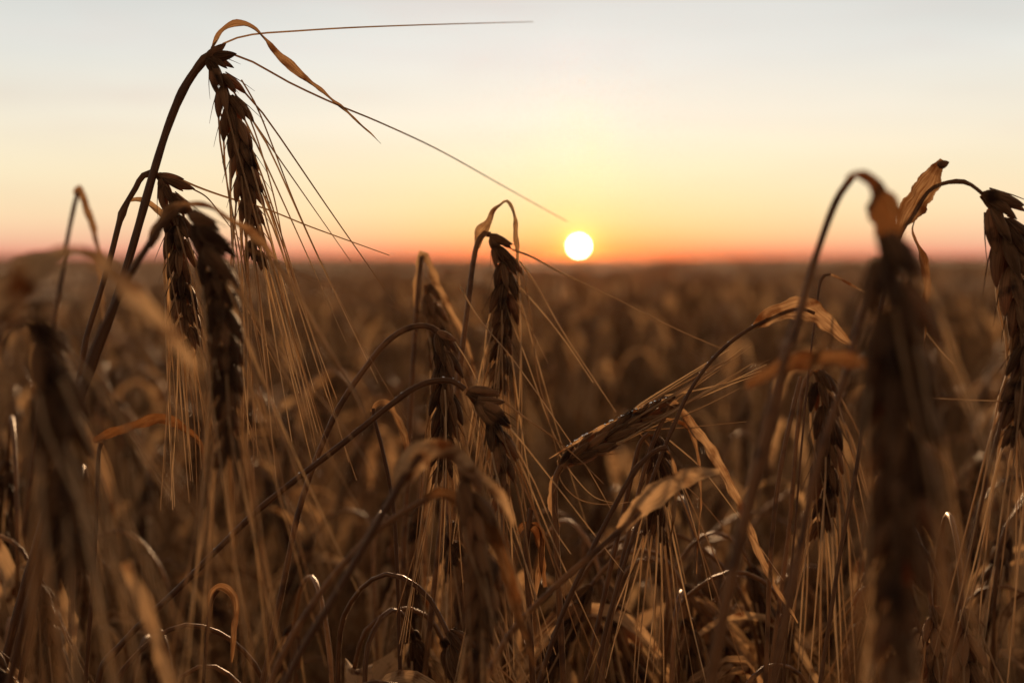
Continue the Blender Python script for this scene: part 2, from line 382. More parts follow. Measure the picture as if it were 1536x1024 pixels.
def hero(name, label, cat, d, stem, width, root_dx=0.0, root_dy=0.0, ear=None, leaves=(), awns=(), knots=(), tip_w=None, dew=0, group=None):
    """one plant: stem points run upward (photograph pixels), width in pixels; parts hang on an Empty at its foot"""
    P = px(stem, d)
    root = np.array([P[0][0] + root_dx, P[0][1] + root_dy, 0.0])
    e = empty(name, label, cat, root, group)
    k = d / FPX
    path = to_ground(P[0], P[1], root) + P
    r0 = width * k / 2; r1 = (tip_w or width * 0.72) * k / 2
    n = 360
    PP = catmull(path, n)
    s = MB()
    zvis = P[0][2]
    low = (PP[:, 2] < zvis - 0.0001) & (np.arange(n) < n * 0.9)
    r = np.linspace(r0 * 1.06, r1, n)
    for q in knots:
        kp = at(q[0], q[1], d); dd = np.linalg.norm(PP - kp, axis=1); r = r * (1 + (q[2] if len(q) > 2 else 0.5) * np.exp(-(dd / 0.0022) ** 2))
    r = r * (1 + 0.045 * np.sin(np.arange(n) * .46 + random.random() * 6) + 0.03 * np.sin(np.arange(n) * 1.12))
    s.tube(PP, r, 10, tint=random.random() * 0.5)
    so_ = s.build('stem', M['stem'], e, root)
    if dew:
        hi = [p for p in PP if p[2] > 0.62]
        dew_mb(hi, r1, dew, 0.00022).build('dew', M['dew'], so_, root)
        so_.children[0]['kind'] = 'stuff'
    for lf in leaves:
        lf = dict(lf); pp = px(lf.pop('p'), d + lf.pop('dd', 0)); w = lf.pop('w') * k; lab = lf.pop('label', None)
        b = leaf_mb(pp, w, **lf).build('leaf', M['leaf'], e, root)
        if lab: b['label'] = lab
    if ear:
        ear = dict(ear); pp = px(ear.pop('p'), d + ear.pop('dd', 0)); keep = ear.pop('beard', True)
        km, aw = ear_mb(pp, **ear)
        tips = km.tips
        eo = km.build('ear', M['kernel'], e, root)
        for a in (aw if keep else ()): a.build('awn', M['awn'], eo, root)
    else: eo = e; tips = []
    for a in awns:
        wd = 2.6
        if isinstance(a, dict): wd = a['w']; a = a['p']
        rr = wd * k / 2
        ap = px(a, d)
        if tips:
            near_t = min(tips, key=lambda q: np.linalg.norm(q - ap[0]))
            if np.linalg.norm(near_t - ap[0]) < 13 * k: ap[0] = near_t
        awn_mb(ap, 1.0, 30, rr, rr * 0.4).build('awn', M['awn'], eo, root)
    return e

G1 = 'barley stalks standing above the crop in the foreground'
# --- tallest stalk with the hanging ear, upper left
hero('barley_plant', 'tallest barley stalk, its snapped top and hanging ear dark against the pale sky', 'barley plant', 0.45,
     [(88, 700), (112, 620), (142, 540), (168, 468), (190, 400), (209, 335), (230, 260), (252, 190), (276, 133), (304, 92), (316, 82)], 17, -0.05,
     ear=dict(p=[(312, 86), (330, 112), (348, 165), (360, 225), (372, 285), (380, 340), (386, 392)], side_roll=0.25, size=0.84, awn_len=0.092, splay=0.13, skip_first=2, awn_n=54),
     leaves=[dict(p=[(316, 84), (322, 66), (332, 50), (346, 40), (362, 37), (378, 42), (393, 56), (410, 75), (432, 96), (465, 126), (500, 152), (534, 182), (571, 216)], w=14, tint=.0,
                  twist=[1.2, 0.9, 0.2, 1.35, 0.3, 0.1, 0.9, 1.0, 1.1, 1.2, 1.3], fold=0.3, prof=[.9, .8, .9, .55, .7, 1.0, .8, .6, .5, .4, .2], label='twisted dry flag leaf arching over the broken tip of the stalk')],
     awns=[dict(p=[(334, 66), (352, 58), (385, 51), (440, 47), (520, 42), (620, 38, .02), (720, 35, .05), (800, 33, .08)], w=3.0),
           dict(p=[(350, 82), (385, 96), (430, 122), (500, 155), (570, 184, .02), (660, 226, .05), (760, 282, .09), (850, 332, .13)], w=3.4),
           dict(p=[(362, 120), (385, 160), (410, 222), (440, 300), (480, 390), (520, 470), (560, 545), (610, 630)], w=2.6),
           dict(p=[(322, 118), (328, 160), (345, 215), (372, 300), (395, 360), (430, 470), (470, 600), (500, 690)], w=3.0),
           dict(p=[(368, 160), (388, 215), (412, 300), (430, 390), (460, 500), (500, 620), (535, 720)], w=2.6)],
     knots=[(304, 92, .35), (268, 140, .18)], dew=26, group=G1)
EAR_TOP = bpy.context.scene.collection.objects  # (kept short)
# the two kernels that stand off at the top of that ear
def loose_kernels(parent_index, d, items):
    root = [o for o in S.collection.objects if o.get('category') == 'barley plant'][parent_index]
    ear_o = [c for c in root.children if c.name.split('.')[0] == 'ear'][0]
    b = MB()
    for (x0, y0, x1, y1, w) in items:
        p, q = at(x0, y0, d), at(x1, y1, d)
        k = d / FPX
        b.kernel(p, q - p, np.cross(nrm(q - p), np.array([0, -1., 0])), np.linalg.norm(q - p), w * k * 0.9, w * k, 0.05, rings=12, m=10)
    b.build('kernel', M['kernel'], ear_o, np.array(root.location))
bpy.context.view_layer.update()
loose_kernels(0, 0.449, [(308, 86, 340, 66, 14), (318, 84, 355, 82, 16), (310, 88, 332, 118, 15)])

# --- second stalk, hooked, just left of it
hero('barley_plant', 'hooked barley stalk just left of the tallest one, ear hanging behind the blurred bent stalk', 'barley plant', 0.452,
     [(80, 760), (120, 560), (130, 505), (150, 440), (166, 385), (180, 330), (190, 305), (203, 283), (212, 266), (224, 260), (236, 263)], 12, -0.06,
     ear=dict(p=[(236, 262), (250, 285), (262, 320), (270, 370), (275, 430), (280, 480), (285, 525)], side_roll=0.3, size=0.85, awn_len=0.07, splay=0.09, skip_first=2, awn_n=33),
     leaves=[dict(p=[(186, 318), (192, 304), (206, 300), (222, 305), (238, 318), (248, 335), (253, 360), (252, 400), (250, 450), (252, 520), (254, 600), (258, 700)], w=13,
                  twist=[0.5, 1.0, .6, .9, 1.2, 1.3, 1.35, 1.4], prof=[.5, 1, .9, .6, .4, .35, .3, .25, .2], label='thin curled leaf hanging from the joint beside the ear')],
     awns=[dict(p=[(272, 270), (300, 282), (340, 296), (400, 314), (460, 338), (520, 360), (584, 383)], w=3.6),
           dict(p=[(290, 284), (310, 296), (330, 320), (360, 360)], w=2.6),
           [(262, 330), (256, 420), (254, 520), (256, 640), (262, 760)], [(285, 525), (284, 560), (292, 640), (296, 760)]],
     knots=[(182, 318, .6), (226, 260, .3)], dew=30, group=G1)
loose_kernels(1, 0.451, [(238, 262, 276, 270, 13), (250, 268, 292, 285, 14), (240, 268, 250, 298, 13)])

# --- blurred bent stalk in front of it
hero('barley_plant', 'out of focus bent barley stalk with pale sheath and dark ear before the hooked stalk', 'barley plant', 0.355,
     [(60, 830), (110, 630), (140, 525), (165, 470), (190, 420), (215, 380), (238, 345), (260, 322), (282, 312)], 15, -0.02,
     ear=dict(p=[(284, 318), (302, 345), (318, 390), (330, 450), (338, 520), (340, 600), (338, 690)], side_roll=0.4, size=0.79, awn_len=0.09, splay=0.14, skip_first=3, awn_n=27),
     leaves=[dict(p=[(226, 372), (245, 335), (262, 318), (290, 310), (320, 314), (345, 332), (372, 350), (398, 374), (412, 395)], w=22, fold=.3,
                  twist=[.5, .3, .8, 1.1, .9, .6, 1.1], prof=[.7, .9, 1, .7, .5, .5, .7, .8, .3], label='pale papery sheath wrapped over the bend')],
     awns=[dict(p=[(330, 360), (400, 385), (470, 420), (560, 450), (640, 478)], w=3.4),
           dict(p=[(345, 420), (380, 470), (430, 540), (500, 620), (570, 720)], w=3.2),
           dict(p=[(410, 392), (440, 430), (480, 500), (520, 570), (548, 620)], w=9)], group=G1)
loose_kernels(2, 0.352, [(282, 322, 324, 336, 22), (296, 340, 344, 372, 26), (304, 372, 352, 422, 26)])

# --- very close blurred stalk at the far left
hero('barley_plant', 'very close blurred stalk at the left edge with a broad pale bent blade', 'barley plant', 0.25,
     [(-60, 620), (-10, 500), (40, 440), (85, 395), (112, 380)], 10, -0.03,
     ear=None,
     leaves=[dict(p=[(-30, 500), (5, 458), (40, 420), (78, 392), (112, 380)], w=60, tint=1.5, fold=.12, twist=[.3, .1, .0, .2, .6], prof=[.4, .9, 1, .9, .6, .4], label='broad pale blade bent at its top'),
             dict(p=[(112, 378), (140, 386), (175, 416), (215, 455), (255, 500), (292, 552)], w=28, tint=1.1, fold=.15, twist=[.5, .2, .1, .1], prof=[.6, .8, 1, .9, .7, .4])], group=G1)
hero('barley_plant', 'very close blurred dark ear hanging down the left edge of the view', 'barley plant', 0.262,
     [(-90, 900), (-60, 700), (-20, 560), (10, 500), (35, 480), (50, 484)], 12, -0.02,
     ear=dict(p=[(48, 486), (66, 520), (82, 580), (92, 660), (100, 760), (108, 860)], side_roll=0.5, size=0.95, awn_len=0.08, splay=0.10, awn_n=24), group=G1)
# --- small soft inverted V behind
hero('barley_plant', 'small soft stalk folded into a sharp peak over the horizon at the left', 'barley plant', 0.66,
     [(60, 620), (78, 500), (92, 420), (100, 365), (110, 315), (117, 287)], 9, -0.03, tip_w=7,
     leaves=[dict(p=[(114, 292), (119, 282), (127, 306), (138, 340), (146, 380), (150, 430), (160, 520)], w=10, twist=[.4, 1.0, 1.2], prof=[1, 1.2, .8, .7, .6, .4])], group=G1)

# --- centre stalk with the steep folded leaf
hero('barley_plant', 'centre stalk with its leaf folded into a steep peak beside the setting sun', 'barley plant', 0.488,
     [(672, 700), (684, 600), (694, 520), (703, 450), (709, 400), (716, 365), (727, 350), (736, 352)], 11, -0.03,
     ear=dict(p=[(737, 352), (748, 372), (757, 405), (757, 450), (753, 495), (750, 545), (748, 590)], side_roll=0.35, size=0.83, awn_len=0.075, splay=0.12, skip_first=4, awn_n=27),
     leaves=[dict(p=[(716, 372), (722, 350), (733, 335), (742, 318), (752, 308), (760, 303), (767, 315), (771, 330), (773, 352), (775, 385), (777, 420), (778, 470)], w=17,
                  twist=[.3, .4, 1.1, 1.2, .4, 1.2, 1.1, 1.3], prof=[.5, 1.1, .75, .5, .6, .55, .6, .35, .3, .25, .2], fold=.25, label='leaf folded into a steep narrow peak')],
     awns=[dict(p=[(776, 370), (800, 386), (840, 408), (900, 436), (960, 466), (1020, 496), (1085, 524)], w=3.4),
           dict(p=[(745, 388), (775, 425), (815, 470), (850, 515), (890, 574)], w=3.2), dict(p=[(780, 392), (806, 430), (840, 490), (880, 552), (924, 618)], w=3.4),
           dict(p=[(746, 392), (768, 440), (790, 480), (822, 545)], w=2.4), dict(p=[(782, 400), (796, 470), (806, 560), (826, 640), (838, 690)], w=3),
           dict(p=[(745, 400), (760, 460), (790, 540), (826, 640), (850, 690)], w=3), dict(p=[(779, 440), (781, 520), (778, 620), (772, 720)], w=3.2)],
     knots=[(727, 350, .3)], group=G1)
loose_kernels(6, 0.486, [(734, 352, 768, 368, 14), (744, 368, 774, 398, 15), (736, 356, 748, 384, 12)])
# --- slightly soft stalk to its left, orange V
hero('barley_plant', 'orange rimmed stalk with a V shaped leaf just left of the centre stalk', 'barley plant', 0.55,
     [(612, 700), (616, 620), (620, 540), (624, 480), (628, 430), (631, 395), (633, 384)], 11, 0.0,
     ear=dict(p=[(638, 428), (645, 450), (652, 480), (657, 530), (660, 570)], side_roll=0.6, size=0.82, awn_len=0.07, splay=0.10, awn_n=18),
     leaves=[dict(p=[(626, 470), (628, 430), (632, 395), (634, 380), (642, 398), (655, 430), (672, 462), (692, 500), (706, 540), (712, 570)], w=15, fold=.3,
                  twist=[.4, .7, .9, .4, .6, .8, 1.0], prof=[.6, 1, .9, .9, .9, .7, .5, .45, .3], label='orange leaf bent into a narrow V')], group=G1)
# --- hooked stalk under it
hero('barley_plant', 'arched stalk below the V shaped leaf, its ear hanging straight down', 'barley plant', 0.452,
     [(420, 900), (450, 760), (490, 650), (520, 592), (548, 552), (575, 518), (600, 498), (625, 489), (644, 490), (656, 498)], 12, -0.08,
     ear=dict(p=[(656, 498), (664, 525), (668, 570), (669, 620), (666, 670), (662, 715)], side_roll=0.2, size=0.82, awn_len=0.07, splay=0.10, awn_n=33, skip_first=2),
     awns=[dict(p=[(682, 512), (700, 540), (716, 572), (732, 610)], w=2.6), dict(p=[(690, 430), (720, 480), (770, 540), (830, 625), (880, 700), (920, 770)], w=3)],
     knots=[(656, 498, .4)], group=G1)
loose_kernels(8, 0.45, [(656, 497, 684, 512, 14), (655, 500, 664, 546, 14)])
# --- the long diagonal stalk
hero('barley_plant', 'long sharp stalk running diagonally up from the bottom left to a brown drooping ear', 'barley plant', 0.43,
     [(140, 1060), (153, 1000), (166, 984), (210, 936), (262, 888), (330, 820), (386, 766), (440, 722), (500, 676), (545, 640), (590, 604), (625, 580), (655, 571), (680, 572), (697, 584)], 12.5, -0.10,
     ear=dict(p=[(700, 588), (722, 600), (740, 632), (750, 672), (753, 715), (750, 760)], side_roll=0.7, size=0.88, awn_len=0.075, splay=0.12, awn_n=30, skip_first=2),
     leaves=[dict(p=[(702, 590), (714, 608), (726, 622), (732, 640), (734, 664), (730, 690)], w=13, twist=[.3, .9, .5, 1.0], prof=[.4, .9, 1, .8, .5], fold=.3)],
     awns=[dict(p=[(758, 604), (790, 628), (830, 656), (870, 690), (905, 725)], w=3.6), dict(p=[(720, 610), (760, 650), (800, 720), (830, 790), (856, 830)], w=4)],
     knots=[(166, 984, .35), (697, 586, .1)], dew=60, group=G1)
loose_kernels(9, 0.428, [(716, 600, 758, 604, 15), (724, 612, 762, 640, 16)])
# --- blurred foreground sheaths at the lower centre
hero('barley_plant', 'soft foreground stalk bent over with a pale sheath at its crest, below the orange glow', 'barley plant', 0.345,
     [(400, 1090), (450, 980), (505, 890), (550, 812), (585, 752), (612, 706), (632, 682)], 16, -0.04,
     leaves=[dict(p=[(598, 732), (612, 702), (630, 682), (652, 674), (676, 680), (700, 700), (728, 725), (752, 750), (768, 790)], w=40, twist=[.1, .0, .4, .7, .6, .8], fold=.25, prof=[.5, .9, 1, .8, .6, .5, .5, .4, .2], label='pale curled sheath over the bend'),],
     ear=dict(p=[(690, 700), (712, 770), (722, 850), (720, 940), (712, 1020)], dd=.01, side_roll=0.5, size=.9, awn_len=.06, awn_n=15, splay=.12), group=G1)
hero('barley_plant', 'soft foreground stalk arching just under the pale sheath with a drooping blade', 'barley plant', 0.36,
     [(380, 1100), (420, 990), (480, 890), (540, 820), (590, 778), (640, 748)], 14, -0.05,
     leaves=[dict(p=[(636, 752), (662, 742), (692, 756), (724, 782), (748, 818), (762, 870), (778, 930), (800, 1000)], w=30, twist=[.7, .5, .3, .6, .9], fold=.3, prof=[.5, .8, 1, .9, .6, .5, .3])], group=G1)
# --- the ear lying to the right
hero('barley_plant', 'dewy ear lying almost level, its awns pointing right, right of centre', 'barley plant', 0.45,
     [(842, 960), (838, 880), (834, 800), (832, 745), (834, 715), (842, 698)], 13, 0.01,
     ear=dict(p=[(842, 700), (868, 682), (902, 662), (940, 640), (975, 620), (1003, 606)], side_roll=0.9, size=0.80, awn_len=0.045, splay=0.04, awn_n=16, skip_first=3),
     leaves=[dict(p=[(824, 688), (850, 674), (890, 650), (935, 628), (975, 610), (1008, 598)], w=9, twist=[1.2, 1.0, 1.1, 1.2], fold=.3, prof=[.3, 1, 1, .9, .6], label='dewy blade lying along the top of the ear'),
             dict(p=[(838, 790), (828, 752), (832, 720), (846, 700)], w=16, twist=[.5, .9, .4], prof=[.4, .9, .8, .4])],
     awns=[dict(p=[(1005, 600), (1050, 584), (1095, 572), (1142, 556)], w=3), dict(p=[(980, 622), (1040, 600), (1100, 575), (1145, 560)], w=3), dict(p=[(900, 668), (980, 640), (1050, 612), (1110, 582)], w=2.4),
           dict(p=[(860, 690), (950, 650), (1040, 640), (1120, 632)], w=2.4), dict(p=[(836, 690), (842, 722), (868, 748), (905, 756), (950, 752)], w=2.4), dict(p=[(838, 680), (862, 715), (892, 745), (930, 756)], w=2.2)],
     dew=0, group=G1)
# dew along that ear
_r = [o for o in S.collection.objects if o.get('category') == 'barley plant'][-1]
_d = dew_mb(list(catmull(px([(850, 672), (890, 648), (935, 626), (975, 608), (1006, 597)], .449), 80)), 0.0006, 46, 0.0003).build('dew', M['dew'], [c for c in _r.children if c.name.startswith('ear')][0], np.array(_r.location)); _d['kind'] = 'stuff'
# --- orange leaf falling from it
hero('dry_leaf_stalk', 'stalk with a mottled orange leaf strip falling to the lower right of the level ear', 'barley plant', 0.448,
     [(905, 1000), (925, 880), (948, 780), (968, 700), (985, 650), (1004, 612)], 9, -0.02,
     leaves=[dict(p=[(1000, 600), (1018, 612), (1038, 642), (1060, 672), (1085, 712), (1105, 752), (1122, 795), (1142, 840), (1166, 890), (1196, 935)], w=19, twist=[.3, .7, .4, .6, .3, .8, 1.1], fold=.3, ripple=.09, prof=[.5, .9, .9, .8, .9, .6, .7, .5, .3], label='mottled orange leaf strip'),
             dict(p=[(998, 628), (1024, 636), (1040, 660), (1048, 700), (1050, 750), (1047, 800), (1044, 860)], w=8, twist=[.4, 1, 1.2], prof=[.6, 1, .8, .6, .4])],
     awns=[[(1004, 660), (1050, 700), (1090, 750), (1140, 820), (1175, 870)], [(1004, 690), (1030, 750), (1052, 830), (1068, 900)]], group=G1)
hero('barley_plant', 'stalk bent in a round arch with a small grey ear below the level ear', 'barley plant', 0.47,
     [(880, 1010), (905, 900), (930, 790), (948, 712), (960, 665), (974, 650)], 10, 0.0,
     ear=dict(p=[(978, 652), (985, 690), (986, 740), (982, 800)], side_roll=.5, size=.9, awn_len=.07, awn_n=21, splay=.2),
     awns=[[(960, 650), (1000, 700), (1060, 760), (1120, 840)]], group=G1)

# --- arch with pink leaf, right of centre
hero('barley_plant', 'sharp stalk arching from the lower centre to a pink backlit leaf near the right', 'barley plant', 0.44,
     [(880, 1090), (905, 960), (932, 860), (960, 775), (985, 700), (1010, 640), (1030, 595), (1058, 552), (1088, 520), (1120, 496), (1150, 480), (1178, 468), (1202, 463), (1222, 470)], 15.5, -0.04, tip_w=5,
     leaves=[dict(p=[(1130, 492), (1155, 476), (1180, 466), (1205, 463), (1228, 474), (1248, 492), (1262, 508), (1284, 522)], w=34, tint=.5, twist=[.8, .3, .1, .1, .3, .8], fold=.22, prof=[.3, .8, .9, 1, .8, .45, .3], label='pink backlit leaf folded over the top of the arch')],
     knots=[(1010, 640, .2)], dew=30, group=G1)
# --- stalk below with the soft pale blade
hero('barley_plant', 'soft pale blade reaching right from a brown stalk below the level ear', 'barley plant', 0.385,
     [(700, 1080), (760, 958), (820, 892), (880, 838), (930, 795), (960, 765)], 13, -0.06,
     leaves=[dict(p=[(930, 796), (955, 765), (985, 740), (1015, 722), (1045, 712), (1080, 708)], w=34, twist=[.3, .0, .1, .6], fold=.2, prof=[.4, .9, 1, .7, .3], label='pale leaf blade, soft')], group=G1)
hero('barley_plant', 'brown stalk with a jointed knee just above the soft pale blade', 'barley plant', 0.42,
     [(800, 1050), (840, 930), (880, 840), (915, 772), (948, 712), (968, 688), (985, 675), (1000, 671)], 10, -0.02, knots=[(952, 706, .5), (1000, 671, .3)],
     leaves=[dict(p=[(996, 672), (1008, 690), (1012, 740), (1004, 820)], w=12, twist=[1, .6, .9], prof=[.5, .8, .6, .3])], group=G1)

# --- right: big blurred stalk and ear
hero('barley_plant', 'closest blurred arch at the right with a big dark ear reaching below the frame', 'barley plant', 0.33,
     [(1055, 1120), (1080, 960), (1110, 820), (1150, 670), (1182, 540), (1208, 440), (1232, 360), (1255, 300), (1278, 266)], 30, -0.03, tip_w=11,
     ear=dict(p=[(1322, 352), (1336, 420), (1346, 520), (1350, 630), (1352, 740), (1350, 850), (1346, 960), (1342, 1060)], dd=-.065, side_roll=0.3, size=1.15, awn_len=0.06, splay=0.10, awn_n=24),
     leaves=[dict(p=[(1272, 272), (1282, 264), (1300, 270), (1314, 292), (1324, 320), (1330, 350), (1334, 380)], w=44, tint=.1, dd=-.035, twist=[1.0, .6, .0, .1, .3], fold=.2, prof=[.3, .4, .8, 1, .9, .6])], group=G1)
hero('barley_plant', 'close blurred pair of brown stems left of the big dark ear', 'barley plant', 0.30,
     [(1050, 1100), (1075, 960), (1105, 820), (1140, 680), (1165, 580), (1200, 470)], 20, -0.02,
     leaves=[dict(p=[(1120, 580), (1160, 556), (1205, 542), (1250, 538), (1300, 548), (1330, 560)], w=26, twist=[.4, .3, .5], fold=.2, prof=[.4, .9, 1, .8, .4], label='soft orange leaf across the stems')], group=G1)
hero('barley_plant', 'grey green blurred stem leaning up beside the big dark ear', 'barley plant', 0.32,
     [(1150, 1100), (1172, 960), (1198, 830), (1225, 700), (1250, 620), (1270, 560), (1290, 480), (1320, 400), (1350, 340)], 17, -0.02, group=G1)
# --- sharp twisted leaf and ear at the right edge
hero('barley_plant', 'twisted leaf with knobbly tip above the horizon, dark ear leaving the right edge', 'barley plant', 0.425,
     [(1240, 960), (1262, 820), (1285, 700), (1302, 580), (1322, 460), (1340, 390), (1352, 350), (1372, 318), (1392, 288), (1412, 276), (1440, 272), (1458, 278), (1475, 292)], 9, -0.02, tip_w=6,
     ear=dict(p=[(1474, 292), (1494, 322), (1512, 368), (1526, 430), (1536, 490), (1544, 560)], side_roll=0.4, size=1.15, awn_len=0.08, splay=0.09, awn_n=30, skip_first=3),
     leaves=[dict(p=[(1340, 366), (1358, 330), (1376, 300), (1392, 275), (1403, 256), (1414, 240)], w=38, tint=.05, twist=[1.1, .6, .0, .0, .4], fold=.18, prof=[.3, .5, .9, 1.05, .7, .25], label='broad twisted leaf below the knobbly tip'),
             dict(p=[(1372, 330), (1368, 350), (1378, 378), (1386, 405), (1388, 440), (1386, 480), (1386, 525)], w=17, twist=[1.2, .8, .3, .5, .9, 1.2], fold=.25, prof=[.3, .5, 1, .9, .6, .4, .2])],
     awns=[dict(p=[(1390, 500), (1410, 525), (1430, 545)], w=3)], knots=[(1440, 272, .4)], group=G1)
loose_kernels(len([o for o in S.collection.objects if o.get('category') == 'barley plant']) - 1, 0.423, [(1406, 248, 1424, 244, 13), (1474, 290, 1536, 310, 24)])
# --- thin dry stalk bent at its tip
hero('barley_plant', 'thin pale stalk broken at a sharp angle left of the big dark ear', 'barley plant', 0.47,
     [(1195, 760), (1205, 640), (1215, 540), (1224, 470), (1229, 430), (1234, 415), (1246, 411)], 4.5, -0.01,
     leaves=[dict(p=[(1243, 411), (1262, 420), (1282, 431), (1304, 441)], w=6, twist=[.6, .9], prof=[.6, 1, .9, .5])], knots=[(1232, 417, .9)], group=G1)
hero('barley_plant', 'slim purple brown stem standing right of the mottled orange leaf', 'barley plant', 0.45,
     [(1150, 980), (1155, 850), (1164, 750), (1175, 680), (1188, 620), (1201, 565)], 9, 0.0, knots=[(1172, 692, .3)], tip_w=7, group=G1)
hero('barley_plant', 'orange lit ear hanging between the slim stem and the big dark ear', 'barley plant', 0.49,
     [(1150, 1050), (1170, 900), (1185, 780), (1195, 660), (1205, 580), (1220, 555)], 9, 0.0,
     ear=dict(p=[(1224, 556), (1236, 600), (1240, 660), (1238, 730), (1232, 800)], side_roll=.4, size=1.0, awn_len=.085, awn_n=39, splay=.08), group=G1)
hero('barley_plant', 'bundle of golden awns and a hidden ear running down the right edge', 'barley plant', 0.42,
     [(1400, 1100), (1440, 900), (1470, 760), (1500, 640), (1520, 560), (1540, 500)], 9, -0.02,
     ear=dict(p=[(1544, 498), (1540, 540), (1532, 600), (1522, 660)], side_roll=.4, size=.95, awn_len=.09, awn_n=45, splay=.07),
     awns=[dict(p=[(1540, 602), (1460, 600), (1400, 597), (1340, 594)], w=2.4)], group=G1)
# --- lower left pieces
hero('barley_plant', 'broad soft blade with a cut tip standing in the lower left corner', 'barley plant', 0.30,
     [(300, 1180), (285, 1100), (262, 1010)], 9, 0.02,
     leaves=[dict(p=[(285, 1120), (262, 1030), (240, 960), (215, 895), (190, 842)], w=42, tint=.5, fold=.12, ripple=.03, twist=[.9, .7, .5], prof=[.9, 1, .95, .8, .62], label='broad blade with a cut off tip')], group=G1)
hero('barley_plant', 'stalk with a rusty red leaf and white curled end at the left', 'barley plant', 0.47,
     [(130, 1000), (140, 860), (146, 740), (148, 680), (152, 664)], 9, -0.01,
     leaves=[dict(p=[(140, 662), (165, 650), (192, 642), (215, 634), (238, 628), (262, 634), (285, 650), (302, 672), (306, 720)], w=17, tint=.1, fold=.25, twist=[.4, .3, .2, .5, 1.0, 1.2], prof=[.5, .9, .8, .9, .9, .5, .35, .2], label='rusty red leaf with a pale curled end')], group=G1)
hero('barley_plant', 'withered curled leaf on a short stalk below the diagonal stalk', 'barley plant', 0.45,
     [(300, 1100), (306, 1010), (312, 940), (318, 900), (328, 884)], 8, 0,
     leaves=[dict(p=[(316, 920), (318, 892), (330, 880), (346, 890), (352, 910), (350, 950), (346, 1000)], w=12, tint=.2, fold=.35, twist=[.2, .4, .8, .3, .9], prof=[.4, .9, 1, .9, .6, .3])], group=G1)
hero('barley_plant', 'small crumpled leaf hooked over a stem just above the diagonal stalk', 'barley plant', 0.46,
     [(600, 1000), (596, 860), (590, 760), (575, 680), (562, 630), (560, 612)], 8, .01,
     leaves=[dict(p=[(558, 618), (566, 607), (578, 606), (590, 622), (600, 642), (608, 662), (604, 700)], w=13, fold=.35, twist=[.2, .8, .3, .9], prof=[.5, 1, .9, .8, .5])], group=G1)
hero('barley_plant', 'short twig with a blunt tip and shrivelled leaf under the level ear', 'barley plant', 0.45,
     [(800, 1040), (794, 920), (790, 830), (792, 795), (797, 762)], 9, 0, tip_w=9,
     leaves=[dict(p=[(776, 800), (786, 788), (800, 796), (808, 820), (812, 850), (818, 880)], w=15, fold=.35, twist=[.2, .8, .3], prof=[.5, 1, .8, .4]),
             dict(p=[(790, 800), (802, 786), (812, 800), (810, 840), (800, 900), (792, 940)], w=10, fold=.35, twist=[.8, .2, .9], prof=[.5, 1, .8, .4])], group=G1)

# ------------------------------------------------------------------ ordinary plants of the crop
def crop_variant(kind):
    """(stem, ear, beard, leaves) as MBs round the origin, about 0.76 m tall; the ear nods towards +X"""
    h = 0.73
    lean = random.uniform(-0.02, 0.05)
    hook = random.uniform(0.012, 0.035)
    erect = kind in (3,)
    base = [np.array([lean * (z / h) ** 2 + 0.004 * math.sin(z * 9 + kind), 0.004 * math.sin(z * 7 + kind * 2), z]) for z in np.linspace(0, h, 15)]
    tip = base[-1]
    if erect:
        pts = base + [tip + np.array([.006, 0, .03])]
        e0 = pts[-1]; dirv = nrm(np.array([random.uniform(.1, .5), random.uniform(-.2, .2), 1.0]))
    else:
        out = random.uniform(0.9, 1.4)
        pts = base + [tip + np.array([hook * .35, 0, hook * .9]), tip + np.array([hook * 1.0, 0, hook * 1.35]), tip + np.array([hook * 1.7, 0, hook * 1.1]), tip + np.array([hook * 2.1, 0, hook * .5])]
        e0 = pts[-1]; dirv = nrm(np.array([random.uniform(-.1, .6), random.uniform(-.25, .25), -1.0]))
    el = random.uniform(0.05, 0.072)
    ep = [e0, e0 + dirv * el * .33 + np.array([.002, 0, 0]), e0 + dirv * el * .66 + np.array([.001, 0, 0]), e0 + dirv * el]
    s = stem_mb(pts, 0.0015, 0.0008, (0.35, 0.62), 130)
    k, aw = ear_mb(ep, random.uniform(0, 3), 1.0, True, np.array([0, -1., .7]), awn_len=.088, splay=.22, awn_n=26)
    bd = MB()
    for a in aw: bd.merge(a)
    lv = []
    for q in range(3 if kind % 2 else 2):
        z0 = random.choice([.30, .42, .5, .58, .64]) + random.uniform(-.03, .03); a = random.uniform(0, 6.28)
        dx = np.array([math.cos(a), math.sin(a), 0])
        up = random.uniform(.01, .05); ln = random.uniform(.05, .10)
        p = [np.array([lean * (z0 / h) ** 2, 0, z0]), np.array([lean * (z0 / h) ** 2, 0, z0 + up]) + dx * ln * .25, np.array([0, 0, z0 + up * 1.1]) + dx * ln * .6,
             np.array([0, 0, z0 - ln * .3]) + dx * ln * .95, np.array([0, 0, z0 - ln * .9]) + dx * ln * 1.02]
        lv.append(leaf_mb(p, random.uniform(.0055, .009), (math.cos(a) * -1, math.sin(a) * -1, 1.0), random.uniform(-3, 3), .25, .06, 26))
    # the dead flag leaf by the ear, pale and twisted
    a = random.uniform(-1.2, 1.2); dx = np.array([math.cos(a), math.sin(a), 0]); b0 = base[-2]; ln = random.uniform(.03, .07)
    lv.append(leaf_mb([b0, b0 + np.array([0, 0, .03]) + dx * .008, b0 + np.array([0, 0, .045]) + dx * (.012 + ln * .35), b0 + np.array([0, 0, .02]) + dx * (.012 + ln * .75), b0 - np.array([0, 0, .02 + ln * .4]) + dx * (.012 + ln)],
                      random.uniform(.006, .011), (-math.cos(a), -math.sin(a), 1.0), random.uniform(-2.5, 2.5), .25, .06, 26, tint=.95))
    return s, k, bd, lv
VAR = [crop_variant(i) for i in range(9)]
